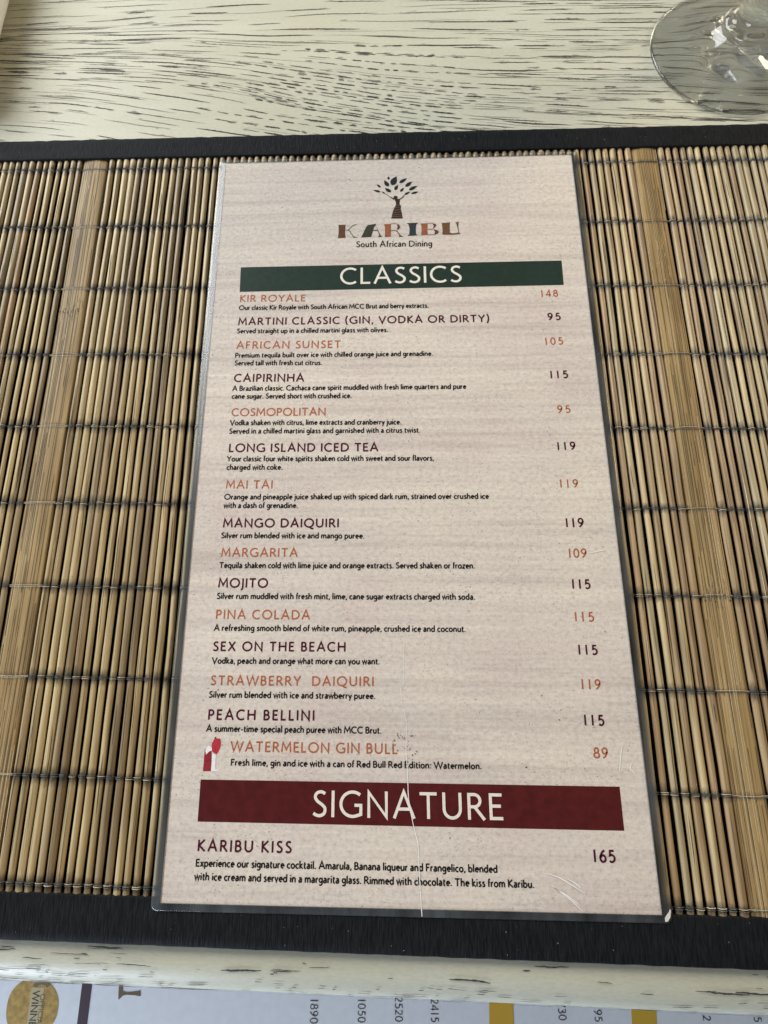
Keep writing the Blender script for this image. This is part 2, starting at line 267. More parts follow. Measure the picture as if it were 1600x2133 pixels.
cc = mix(nt, 'MIX', spk, cc, (0.06, 0.06, 0.06))
nt.links.new(cc, bs.inputs['Base Color']); bs.inputs['Roughness'].default_value = 0.75
bs.inputs['Specular IOR Level'].default_value = 0.12
bump(nt, bs, wv1, 0.8, 0.0004)

# menu paper under its laminate
COAT = 0.2
paper, nt, bs = new_mat('printed_paper')
p1 = noise_tex(nt, (9, 330, 200), 6, 0.65)
p2 = noise_tex(nt, (620, 760, 900), 6, 0.75)
p3 = noise_tex(nt, (22, 26, 20), 3)
p4 = noise_tex(nt, (1500, 1900, 1500), 2, 0.5, dist=0.8)
c = ramp(nt, p3, [(0.30, (0.655, 0.555, 0.495)), (0.5, (0.685, 0.61, 0.535)), (0.72, (0.725, 0.64, 0.545))])
c = mix(nt, 'MULTIPLY', 1.0, c, ramp(nt, p1, [(0.30, (0.80, 0.785, 0.785)), (0.48, (0.96, 0.95, 0.955)), (0.62, (1.02, 1.02, 1.01)), (0.72, (1.15, 1.14, 1.12))]))
c = mix(nt, 'MULTIPLY', 1.0, c, ramp(nt, p2, [(0.28, (0.66, 0.64, 0.63)), (0.45, (0.93, 0.92, 0.92)), (0.62, (1.06, 1.06, 1.05))]))
gate = ramp(nt, noise_tex(nt, (60, 60, 60), 2), [(0.42, 0.0), (0.60, 1.0)])
fl = mix(nt, 'MULTIPLY', 1.0, ramp(nt, p4, [(0.29, 1.0), (0.36, 0.0)]), gate)
c = mix(nt, 'MIX', fl, c, (0.22, 0.20, 0.185))
nt.links.new(c, bs.inputs['Base Color'])
bs.inputs['Roughness'].default_value = 0.6; bs.inputs['Specular IOR Level'].default_value = 0.12
bs.inputs['Coat Weight'].default_value = COAT; bs.inputs['Coat Roughness'].default_value = 0.14
wav = noise_tex(nt, (28, 18, 20), 2)
bump(nt, bs, wav, 0.35, 0.004, 'Coat Normal')

INK = {'orange': plain('ink_orange', (0.40, 0.115, 0.045), 0.5, COAT, 0.25),
       'plum': plain('ink_plum', (0.070, 0.008, 0.022), 0.5, COAT, 0.3),
       'black': plain('ink_black', (0.016, 0.014, 0.013), 0.5, COAT),
       'cream': plain('ink_cream', (0.78, 0.72, 0.62), 0.5, COAT, 0.06),
       'green': plain('ink_green', (0.020, 0.036, 0.027), 0.5, COAT, 0.12, scale=500),
       'red': plain('ink_maroon', (0.082, 0.011, 0.011), 0.5, COAT, 0.18, scale=300),
       'brown': plain('ink_brown', (0.12, 0.055, 0.03), 0.5, COAT, 0.25),
       'olive': plain('ink_olive', (0.05, 0.048, 0.034), 0.5, COAT, 0.2),
       'rust': plain('ink_rust', (0.30, 0.105, 0.05), 0.5, COAT, 0.2),
       'cocoa': plain('ink_cocoa', (0.13, 0.055, 0.033), 0.5, COAT, 0.2),
       'slate': plain('ink_slate', (0.035, 0.045, 0.045), 0.5, COAT, 0.2),
       'umber': plain('ink_umber', (0.15, 0.075, 0.035), 0.5, COAT, 0.25),
       'leaf': plain('ink_leaf', (0.022, 0.026, 0.028), 0.5, COAT, 0.2),
       'bark': plain('ink_bark', (0.045, 0.025, 0.018), 0.5, COAT, 0.2),
       'fold': plain('ink_fold', (0.15, 0.10, 0.075), 0.5, COAT, 0.2),
       'crimson': plain('ink_crimson', (0.27, 0.025, 0.035), 0.5, COAT, 0.3),
       'scarlet': plain('ink_scarlet', (0.46, 0.035, 0.05), 0.5, COAT, 0.2),
       'white': plain('ink_white', (0.80, 0.79, 0.78), 0.5, COAT, 0.06),
       'moss': plain('ink_moss', (0.10, 0.07, 0.035), 0.5, COAT, 0.2)}
stain_m = plain('dirt', (0.16, 0.115, 0.075), 0.8, var=0.4, spec=0.1)
fleck_m = plain('fleck', (0.07, 0.055, 0.05), 0.8, spec=0.1)
scratch_glint_m = plain('scratch_glint', (0.92, 0.90, 0.86), 0.3, 0.5)  # white stands in for glints along the scratches; the crease line shares it
crease_m = plain('crease_white', (0.70, 0.67, 0.63), 0.35, 0.5)

# clear laminate film
film, nt, bs = new_mat('clear_film')
out = nt.nodes['Material Output']
nt.nodes.remove(bs)
tr = N(nt, 'ShaderNodeBsdfTransparent'); tr.inputs['Color'].default_value = (0.96, 0.97, 0.97, 1)
gl = N(nt, 'ShaderNodeBsdfGlossy'); gl.inputs['Roughness'].default_value = 0.2
df = N(nt, 'ShaderNodeBsdfDiffuse'); df.inputs['Color'].default_value = (0.58, 0.62, 0.65, 1)  # milky film tone, also standing in for blue-grey reflection
fr = N(nt, 'ShaderNodeFresnel'); fr.inputs['IOR'].default_value = 1.45
mr = N(nt, 'ShaderNodeMapRange'); mr.inputs['To Min'].default_value = 0.01; mr.inputs['To Max'].default_value = 1.0
nt.links.new(fr.outputs[0], mr.inputs['Value'])
m1 = N(nt, 'ShaderNodeMixShader'); m2 = N(nt, 'ShaderNodeMixShader')
nt.links.new(ramp(nt, noise_tex(nt, (160, 40, 200), 4), [(0.30, 0.03), (0.75, 0.13)]), m1.inputs[0])
nt.links.new(tr.outputs[0], m1.inputs[1]); nt.links.new(df.outputs[0], m1.inputs[2])
nt.links.new(mr.outputs[0], m2.inputs[0])
nt.links.new(m1.outputs[0], m2.inputs[1]); nt.links.new(gl.outputs[0], m2.inputs[2])
nt.links.new(m2.outputs[0], out.inputs['Surface'])
bn = N(nt, 'ShaderNodeBump'); bn.inputs['Strength'].default_value = 0.3; bn.inputs['Distance'].default_value = 0.0015
nt.links.new(noise_tex(nt, (50, 12, 60), 2), bn.inputs['Height']); nt.links.new(bn.outputs[0], gl.inputs['Normal']); nt.links.new(bn.outputs[0], fr.inputs['Normal'])

glass_m, nt, bs = new_mat('clear_glass')
bs.inputs['Transmission Weight'].default_value = 1.0; bs.inputs['Roughness'].default_value = 0.0
bs.inputs['IOR'].default_value = 1.5; bs.inputs['Base Color'].default_value = (0.97, 0.98, 0.98, 1)
tg = N(nt, 'ShaderNodeBsdfTransparent'); tg.inputs['Color'].default_value = (0.97, 0.98, 0.98, 1)
mg = N(nt, 'ShaderNodeMixShader'); mg.inputs[0].default_value = 0.78
nt.links.new(tg.outputs[0], mg.inputs[1]); nt.links.new(bs.outputs[0], mg.inputs[2])
nt.links.new(mg.outputs[0], nt.nodes['Material Output'].inputs['Surface'])
napkin_m = plain('white_linen', (0.78, 0.78, 0.76), 0.8, var=0.06, spec=0.2, scale=1500)
list_paper = plain('white_list_paper', (0.78, 0.80, 0.85), 0.55, var=0.03, scale=300)
list_black = plain('list_ink', (0.02, 0.02, 0.022), 0.5)
list_purple = plain('list_purple', (0.045, 0.02, 0.035), 0.5)
list_gold = plain('list_gold', (0.66, 0.40, 0.045), 0.5)
list_brown = plain('list_brown', (0.15, 0.10, 0.06), 0.5)
medal_m = plain('medal_gold', (0.46, 0.30, 0.09), 0.35, var=0.3, scale=400)
medal_dark = plain('medal_dark', (0.17, 0.125, 0.05), 0.5)
medal_pale = plain('medal_pale', (0.52, 0.43, 0.24), 0.5)
list_support_m = plain('list_support_dark', (0.06, 0.05, 0.045), 0.7, var=0.3, scale=30)

# ------------------------------------------------------------------ mesh helpers
class MB:
    def __init__(s): s.v = []; s.f = []; s.m = []; s.mats = []
    def mi(s, m):
        if m not in s.mats: s.mats.append(m)
        return s.mats.index(m)
    def add(s, vs, fs, m):
        b = len(s.v); k = s.mi(m); s.v += [tuple(p) for p in vs]
        for f in fs: s.f.append([b + i for i in f]); s.m.append(k)
    def build(s, name, parent=None, loc=(0, 0, 0), smooth=False):
        me = bpy.data.meshes.new(name); me.from_pydata(s.v, [], s.f)
        for m in s.mats: me.materials.append(m)
        me.polygons.foreach_set('material_index', s.m)
        if smooth: me.polygons.foreach_set('use_smooth', [True] * len(s.f))
        me.update()
        o = bpy.data.objects.new(name, me); col.objects.link(o); o.location = loc
        if parent: o.parent = parent
        return o

def tag(o, label=None, cat=None, kind=None, group=None):
    for k, v in (('label', label), ('category', cat), ('kind', kind), ('group', group)):
        if v: o[k] = v
    return o

def thing(name, label, cat, loc=(0, 0, 0)):
    o = bpy.data.objects.new(name, None); col.objects.link(o); o.location = loc
    o.empty_display_size = 0.02
    return tag(o, label, cat)

def spline(p, n=6, closed=False):
    r = []; L = len(p)
    for i in range(L if closed else L - 1):
        if closed: a, b, c_, d = p[i - 1], p[i], p[(i + 1) % L], p[(i + 2) % L]
        else: a, b, c_, d = p[max(i - 1, 0)], p[i], p[i + 1], p[min(i + 2, L - 1)]
        for k in range(n):
            t = k / n
            r.append(tuple(0.5 * (2 * b[j] + (c_[j] - a[j]) * t + (2 * a[j] - 5 * b[j] + 4 * c_[j] - d[j]) * t * t
                                  + (3 * b[j] - a[j] - 3 * c_[j] + d[j]) * t ** 3) for j in range(2)))
    if not closed: r.append(tuple(p[-1]))
    return r

def ribbon(mb, pts, half, z, mat, closed=False, widths=None):
    if not widths:
        q_ = [pts[0]]
        for p in pts[1:]:
            if math.hypot(p[0] - q_[-1][0], p[1] - q_[-1][1]) > 1e-7: q_.append(p)
        pts = q_
    n = len(pts)
    if n < 2: return
    vs = []
    for i, p in enumerate(pts):
        a = pts[i - 1] if (i > 0 or closed) else None
        b = pts[(i + 1) % n] if (i < n - 1 or closed) else None
        def nd(u, v_):
            dx, dy = v_[0] - u[0], v_[1] - u[1]; l = math.hypot(dx, dy) or 1
            return (-dy / l, dx / l)
        if a is None: nx, ny = nd(p, b); k = 1
        elif b is None: nx, ny = nd(a, p); k = 1
        else:
            n1, n2 = nd(a, p), nd(p, b)
            nx, ny = n1[0] + n2[0], n1[1] + n2[1]; l = math.hypot(nx, ny)
            if l < 1e-6: nx, ny, k = n1[0], n1[1], 1
            else:
                nx /= l; ny /= l
                k = min(1 / max(0.2, nx * n1[0] + ny * n1[1]), 2.4)
        h = (widths[i] if widths else half) * k
        vs += [(p[0] + nx * h, p[1] + ny * h, z), (p[0] - nx * h, p[1] - ny * h, z)]
    fs = [(2 * i + 1, 2 * i + 3, 2 * i + 2, 2 * i) for i in range(n - 1)]
    if closed: fs.append((2 * n - 1, 1, 0, 2 * n - 2))
    mb.add(vs, fs, mat)

def flat_poly(mb, pts, z, mat, scale=MM):
    pts = [(x * scale, y * scale) for x, y in pts]
    area_ = sum(pts[i - 1][0] * pts[i][1] - pts[i][0] * pts[i - 1][1] for i in range(len(pts)))
    if area_ < 0: pts = pts[::-1]
    from mathutils.geometry import tessellate_polygon
    vs = [Vector((x, y, 0)) for x, y in pts]
    tris = tessellate_polygon([vs])
    out_ = []
    for t in tris:
        a, b, c_ = (vs[i] for i in t)
        out_.append(tuple(t) if (b - a).cross(c_ - a).z > 0 else tuple(reversed(t)))
    mb.add([(x, y, z) for x, y in pts], out_, mat)

def hexagon_blob(mb, x, y, r, z, mat, sx=1.0, rot=0.0, n=9):
    pts = []
    for i in range(n):
        a = 2 * math.pi * i / n; q = r * random.uniform(0.6, 1.25)
        u, v_ = q * math.cos(a) * sx, q * math.sin(a)
        pts.append((x + u * math.cos(rot) - v_ * math.sin(rot), y + u * math.sin(rot) + v_ * math.cos(rot)))
    flat_poly(mb, pts, z, mat, 1.0)

# ------------------------------------------------------------------ humanist stroke lettering
def E(cx, cy, rx, ry, a0, a1, n=16):
    return [(cx + rx * math.cos(math.radians(a0 + (a1 - a0) * i / n)), cy + ry * math.sin(math.radians(a0 + (a1 - a0) * i / n))) for i in range(n + 1)]
def S(*p): return spline(list(p), 6)
def OV(cx, cy, rx, ry): return ('c', E(cx, cy, rx, ry, 0, 360, 26)[:-1])
V_ = lambda x, a=0, b=100: [(x, a), (x, b)]
nine = [(60 - x, 100 - y) for x, y in S((48, 97), (26, 78), (10, 48), (8, 26), (18, 8), (32, 4), (48, 12), (54, 30), (46, 50), (32, 56), (18, 50), (10, 36))]
G = {
'A': (90, [[(5, 0), (45, 100), (86, 0)], [(20, 35), (71, 35)]]),
'B': (64, [V_(9), [(9, 94), (30, 94)] + E(30, 73, 20, 21, 90, -90) + [(9, 52)], [(30, 52)] + E(32, 29, 25, 23, 90, -90) + [(9, 6)]]),
'C': (86, [E(52, 50, 46, 46, 50, 310, 24)]), 'D': (88, [V_(9), [(9, 94), (36, 94)] + E(36, 50, 46, 44, 90, -90, 22) + [(9, 6)]]),
'E': (58, [V_(9), [(9, 94), (55, 94)], [(9, 52), (50, 52)], [(9, 6), (57, 6)]]), 'F': (55, [V_(9), [(9, 94), (54, 94)], [(9, 52), (48, 52)]]),
'G': (94, [E(54, 50, 48, 46, 50, 292, 22) + [(88, 12), (88, 46), (62, 46)]]), 'H': (86, [V_(9), V_(77), [(9, 52), (77, 52)]]),
'I': (18, [V_(9)]), 'J': (22, [[(13, 100), (13, -4), (8, -18), (-6, -24)]]), 'K': (70, [V_(9), [(64, 100), (12, 52), (70, 0)]]),
'L': (54, [[(9, 100), (9, 6), (53, 6)]]), 'M': (104, [[(6, 0), (15, 97), (52, 26), (89, 97), (98, 0)]]), 'N': (90, [[(9, 0), (9, 96), (81, 4), (81, 100)]]),
'O': (108, [OV(54, 50, 48, 46)]), 'P': (60, [V_(9), [(9, 94), (30, 94)] + E(30, 70, 24, 24, 90, -90) + [(9, 46)]]),
'Q': (108, [OV(54, 50, 48, 46), S((54, 10), (78, -10), (104, -16))]),
'R': (70, [V_(9), [(9, 94), (30, 94)] + E(30, 71, 24, 23, 90, -90) + [(9, 48)], [(32, 47), (70, 0)]]),
'S': (58, [S((52, 88), (36, 95), (18, 90), (11, 75), (20, 60), (40, 46), (52, 32), (49, 14), (33, 5), (16, 7), (5, 14))]),
'T': (74, [[(2, 94), (72, 94)], [(37, 0), (37, 90)]]), 'U': (84, [[(9, 100), (9, 38)] + E(42, 38, 33, 33, 180, 360) + [(75, 100)]]),
'V': (82, [[(2, 100), (41, 2), (80, 100)]]), 'W': (130, [[(2, 100), (34, 4), (65, 98), (96, 4), (128, 100)]]), 'X': (80, [[(4, 0), (74, 100)], [(6, 100), (77, 0)]]),
'Y': (76, [[(2, 100), (38, 48), (74, 100)], [(38, 0), (38, 48)]]), 'Z': (72, [[(6, 94), (66, 94), (6, 6), (70, 6)]]),
'0': (60, [OV(30, 50, 25, 46)]), '1': (40, [V_(20)]), '2': (56, [S((8, 78), (16, 92), (32, 95), (46, 86), (48, 68), (38, 46), (6, 7)) + [(54, 6)]]),
'3': (56, [S((8, 88), (24, 95), (44, 86), (44, 66), (24, 54)), S((24, 54), (48, 44), (50, 20), (28, 4), (6, 12))]),
'4': (62, [[(46, 0), (46, 98), (4, 28), (62, 28)]]), '5': (58, [[(50, 94), (17, 94), (13, 56)] + S((13, 56), (34, 60), (51, 44), (50, 20), (30, 4), (7, 11))]),
'6': (60, [[(60 - x, 100 - y) for x, y in nine]]), '7': (56, [[(4, 94), (54, 94), (18, 0)]]), '8': (60, [OV(30, 73, 19, 22), OV(30, 28, 25, 23)]), '9': (60, [nine]),
'a': (50, [S((9, 55), (22, 62), (36, 57), (41, 42), (41, 0)), S((41, 38), (22, 35), (8, 24), (10, 8), (24, 4), (41, 18))]),
'b': (58, [V_(8, 0, 104), OV(30, 32, 22, 28)]), 'c': (46, [E(30, 32, 24, 28, 52, 308)]), 'd': (58, [V_(50, 0, 104), OV(28, 32, 22, 28)]),
'e': (54, [[(7, 35), (49, 35)] + E(29, 33, 21, 27, 8, 312)]), 'f': (31, [S((13, 0), (13, 70), (17, 94), (33, 101)), [(1, 62), (30, 62)]]),
'g': (56, [OV(27, 35, 21, 25), S((49, 66), (49, 0), (42, -22), (24, -28), (8, -22))]), 'h': (56, [V_(8, 0, 104), S((8, 42), (22, 60), (40, 58), (47, 40), (47, 0))]),
'i': (18, [V_(9, 0, 65), [(9, 82), (9, 95)]]), 'j': (20, [S((11, 65), (11, -8), (6, -24), (-6, -28)), [(11, 82), (11, 95)]]),
'k': (52, [V_(8, 0, 104), [(44, 65), (10, 34), (51, 0)]]), 'l': (18, [V_(9, 0, 104)]),
'm': (88, [V_(8, 0, 65), S((8, 42), (20, 60), (36, 58), (43, 40), (43, 0)), S((43, 42), (55, 60), (71, 58), (79, 40), (79, 0))]),
'n': (56, [V_(8, 0, 65), S((8, 42), (22, 60), (40, 58), (47, 40), (47, 0))]), 'o': (60, [OV(30, 32, 24, 28)]),
'p': (58, [V_(8, -30, 65), OV(30, 32, 22, 28)]), 'q': (58, [V_(50, -30, 65), OV(28, 32, 22, 28)]), 'r': (35, [V_(8, 0, 65), S((8, 40), (18, 57), (34, 60))]),
's': (42, [S((37, 57), (24, 61), (10, 52), (20, 37), (35, 25), (32, 8), (17, 4), (5, 9))]), 't': (35, [[(14, 84)] + S((14, 64), (14, 18), (20, 5), (34, 6)), [(2, 61), (33, 61)]]),
'u': (56, [S((9, 65), (9, 24), (16, 6), (34, 6), (47, 24)), V_(48, 0, 65)]), 'v': (48, [[(2, 65), (24, 3), (46, 65)]]), 'w': (76, [[(2, 65), (20, 4), (38, 63), (56, 4), (74, 65)]]),
'x': (48, [[(3, 0), (44, 65)], [(4, 65), (46, 0)]]), 'y': (48, [[(3, 65), (25, 4)], [(46, 65), (16, -30)]]), 'z': (46, [[(5, 60), (40, 60), (5, 5), (43, 5)]]),
'.': (20, [[(10, 0), (10, 14)]]), ',': (20, [[(11, 14), (11, 2), (5, -14)]]), ':': (20, [[(10, 0), (10, 14)], [(10, 48), (10, 62)]]), '-': (34, [[(4, 34), (30, 34)]]),
'(': (30, [S((24, 112), (10, 78), (8, 34), (24, -18))]), ')': (30, [S((6, 112), (20, 78), (22, 34), (6, -18))]),
}
def lettering(mb, text, x0, y0, x1, y1, cap, mat, z, stroke, track=True, side=11.0, space=36.0):
    """text from (x0,y0) to (x1,y1) along its baseline, mm"""
    nat = 0.0
    for ch in text: nat += space if ch == ' ' else G[ch][0] + side
    nat -= side
    Ln = math.hypot(x1 - x0, y1 - y0); k = cap / 100.0
    if track:
        sx = k; extra = (Ln / k - nat) / max(1, len(text) - 1)
        if extra < -3 or extra > 26:
            lim = max(-3, min(26, extra)); sx = Ln / (nat + lim * (len(text) - 1)); extra = lim
    else: sx = Ln / nat; extra = 0
    dx, dy = (x1 - x0) / Ln, (y1 - y0) / Ln
    pen = 0.0; h = stroke * cap / 2 * MM
    for i, ch in enumerate(text):
        if ch == ' ': pen += space + extra; continue
        wd, strokes = G[ch]
        for j, st in enumerate(strokes):
            closed = isinstance(st, tuple); pts = st[1] if closed else st
            q = []
            for px, py in pts:
                u = (pen + px) * sx; v_ = py * k
                q.append(((x0 + u * dx - v_ * dy) * MM, (y0 + u * dy + v_ * dx) * MM))
            ribbon(mb, q, h, z + j * 4e-6, mat, closed)
        pen += wd + side + extra

# ------------------------------------------------------------------ unseen list support and table
mb = MB(); mb.add([(-3, -3, -0.1045), (3, -3, -0.1045), (3, 3, -0.1045), (-3, 3, -0.1045)], [(0, 1, 2, 3)], list_support_m)  # unseen plane at lap height, carrying the price list
tag(mb.build('list_support'), kind='structure')

EDGE_Y, EDGE_R, SHEAR = -0.1572, 0.010, -0.0145
def edge_pt(a):      # a in degrees from straight up, going over the rounded front
    return (EDGE_Y - EDGE_R * math.sin(math.radians(a)), -EDGE_R + EDGE_R * math.cos(math.radians(a)))
prof = [(0.55, 0.0), (-0.10, 0.0)] + [edge_pt(a) for a in range(0, 181, 9)] + [(0.55, -2 * EDGE_R)]
xs = [-0.75 + 1.5 * i / 60 for i in range(61)]
mb = MB(); vs = []; n = len(prof)
for x in xs:
    for y, z in prof:
        vs.append((x, y + SHEAR * x, z + (noise.noise(Vector((x * 14, y * 40, z * 60))) * 0.00025 if y < -0.15 else 0)))
fs = [(i * n + j, i * n + (j + 1) % n, (i + 1) * n + (j + 1) % n, (i + 1) * n + j) for i in range(60) for j in range(n)]
fs += [tuple(range(n))[::-1], tuple(60 * n + j for j in range(n))]
mb.add(vs, fs, paint)

def fieldang(x, y):
    sw = sa = 0
    for gx, gy, ga in GRAIN_FIELD:
        d = ((x - gx) / 26) ** 2 + ((y - gy) / 11) ** 2 + 0.15
        wt = 1 / d ** 1.6; sw += wt; sa += wt * ga
    return math.radians(sa / sw)
def dash(mb, pts, half, z, mat):
    n_ = len(pts)
    wd = []
    sd_ = random.random() * 99
    for i in range(n_):
        t = i / (n_ - 1)
        env = min(1, 4 * t + 0.15, 4 * (1 - t) + 0.15)
        wd.append(max(0.00002, half * env * (0.55 + 0.9 * abs(noise.noise(Vector((sd_, i * 0.9, 0)))) + 0.3 * random.random())))
    ribbon(mb, pts, half, z, mat, widths=wd)
rows = []
y = 158.0
cy = y
starts = []
while cy < 330:
    starts.append(cy)
    if cy < 178: cy += random.uniform(2.6, 4.4)
    elif cy < 216: cy += random.uniform(1.6, 2.8)
    else: cy += random.uniform(3.4, 6.5)
zc = 0
def flow(x, y, dx):
    a = fieldang(x, y); return x + dx, y + dx * math.tan(a) + noise.noise(Vector((x * 0.05, y * 0.4, 3.1))) * 0.10
lines = []
for y in starts:
    # start each stream at the middle of the table and run it both ways
    L = [(-60.0, y)]
    while L[-1][0] < 330: L.append(flow(*L[-1], 1.0))
    Lb = [(-60.0, y)]
    while Lb[-1][0] > -300: Lb.append(flow(*Lb[-1], -1.0))
    lines.append(Lb[::-1] + L[1:])
for x0_, xa_, xb_, sp_ in ((110.0, 15, 330, 4.4), (-165.0, -300, -85, 4.4)):
    y = 158.5
    while y < 262:
        L = [(x0_, y)]
        while L[-1][0] < xb_: L.append(flow(*L[-1], 1.0))
        Lb = [(x0_, y)]
        while Lb[-1][0] > xa_: Lb.append(flow(*Lb[-1], -1.0))
        L = Lb[::-1] + L[1:]
        k0 = random.randint(0, 45); k1 = random.randint(0, 45)
        lines.append(L[k0:len(L) - k1]); y += sp_ * random.uniform(0.75, 1.4)
for L in lines:
    x_on = L[0][0] + random.uniform(0, 20)
    i = 0
    while i < len(L) - 3:
        x, y = L[i]
        cluster = math.exp(-((x + 30) / 62) ** 2 - ((y - 184) / 30) ** 2)
        right = 1 / (1 + math.exp(-(x - 30) / 14))
        if cluster > 0.35 and right < 0.7: on = random.uniform(3.0, 13.0); off = random.uniform(0.7, 2.4)
        elif right > 0.5: on = random.uniform(6, 34); off = random.uniform(1.5, 12)
        else: on = random.uniform(7, 42); off = random.uniform(4, 26)
        if y > 216: off *= 1.2; on *= 1.4
        seg = L[i:i + max(3, int(on) + 1)]
        zc = (zc + 1) % 9
        z0 = 0.00008 + zc * 6e-6
        fine = []
        for k in range(len(seg) - 1):
            for t in (0, 0.33, 0.66):
                fine.append((seg[k][0] + (seg[k + 1][0] - seg[k][0]) * t, seg[k][1] + (seg[k + 1][1] - seg[k][1]) * t + random.gauss(0, 0.07)))
        hw = random.choice((0.09, 0.11, 0.14, 0.18, 0.28)) * (1.25 if cluster > 0.35 else 1.0)
        r = random.random()
        mt = grain_m if r > 0.16 else grain_soft
        dash(mb, [(a * MM, b * MM) for a, b in fine], hw * MM, z0, mt)
        if random.random() < 0.65:     # brushy companions beside the pore
            for _ in range(random.randint(1, 4)):
                a0 = random.randint(0, max(0, len(fine) - 8)); sub = fine[a0:a0 + random.randint(5, 15)]
                if len(sub) > 3:
                    oy = random.uniform(-0.75, 0.75); tl = random.uniform(-0.02, 0.05)
                    dash(mb, [(a * MM, (b + oy + tl * q) * MM) for q, (a, b) in enumerate(sub)], 0.085 * MM, z0 + 7e-5, random.choice((grain_m, grain_soft)))
        i += max(3, int(on + off))
for L in lines:                     # faint fine lines between the pores
    for _ in range(5):
        a0 = random.randint(0, len(L) - 80); oy = random.uniform(-1.6, 1.6)
        sub = L[a0:a0 + random.randint(12, 60)]
        zc = (zc + 1) % 9
        dash(mb, [(a * MM, (b + oy) * MM) for a, b in sub], 0.07 * MM, 0.00004 + zc * 3e-6, random.choice((grain_m, grain_soft, grain_soft)))
# pores, chips and grime on the rounded edge
def edge_dash(x, a, ln, hw, mat, lift=0.00010):
    m_ = max(4, int(ln / 0.0007)); vs_ = []; aa = a
    for i_ in range(m_ + 1):
        xx = x + ln * i_ / m_; aa += random.gauss(0, 0.35); t = i_ / m_
        h_ = hw * (0.35 + 0.65 * min(1, 5 * t, 5 * (1 - t)) * random.uniform(0.5, 1.2))
        for sg in (-1, 1):
            yy, zz = edge_pt(max(-40, aa + sg * h_))
            if aa < 0: yy, zz = EDGE_Y - (aa + sg * h_) * 0.000175, 0.0
            r_ = lift + 0.00025
            ny, nz = -math.sin(math.radians(max(0, aa))), math.cos(math.radians(max(0, aa)))
            vs_.append((xx, yy + ny * r_ + SHEAR * xx, zz + nz * r_))
    mb.add(vs_, [(2 * k, 2 * k + 2, 2 * k + 3, 2 * k + 1) for k in range(m_)], mat)
for _ in range(1000):
    x = random.uniform(-0.3, 0.3)
    dens = 1.0 if x < -0.085 else (0.42 if x < 0.02 else 0.25)
    if random.random() > dens: continue
    a = random.choice((random.uniform(-18, 75), random.uniform(25, 80)))
    edge_dash(x, a, random.choice((0.0012, 0.002, 0.003, 0.005, 0.009)) * random.uniform(0.7, 1.3), random.uniform(0.4, 1.0), grain_m if random.random() < 0.95 else grain_soft)
for x in (-0.055, 0.085, 0.093, 0.012, 0.107):
    edge_dash(x, random.uniform(4, 26), 0.012, 1.6, grain_m)
for _ in range(45):
    edge_dash(random.uniform(-0.3, 0.3), random.uniform(62, 84), random.uniform(0.004, 0.02), random.uniform(1.0, 3.0), random.choice((grime, grain_soft, grime)), 0.00004 + random.random() * 0.0001)
table = mb.build('table'); 
tag(table, 'white limed wooden table with dark open grain and a rounded front edge', 'table')
for p in table.data.polygons[:60 * n]: p.use_smooth = True

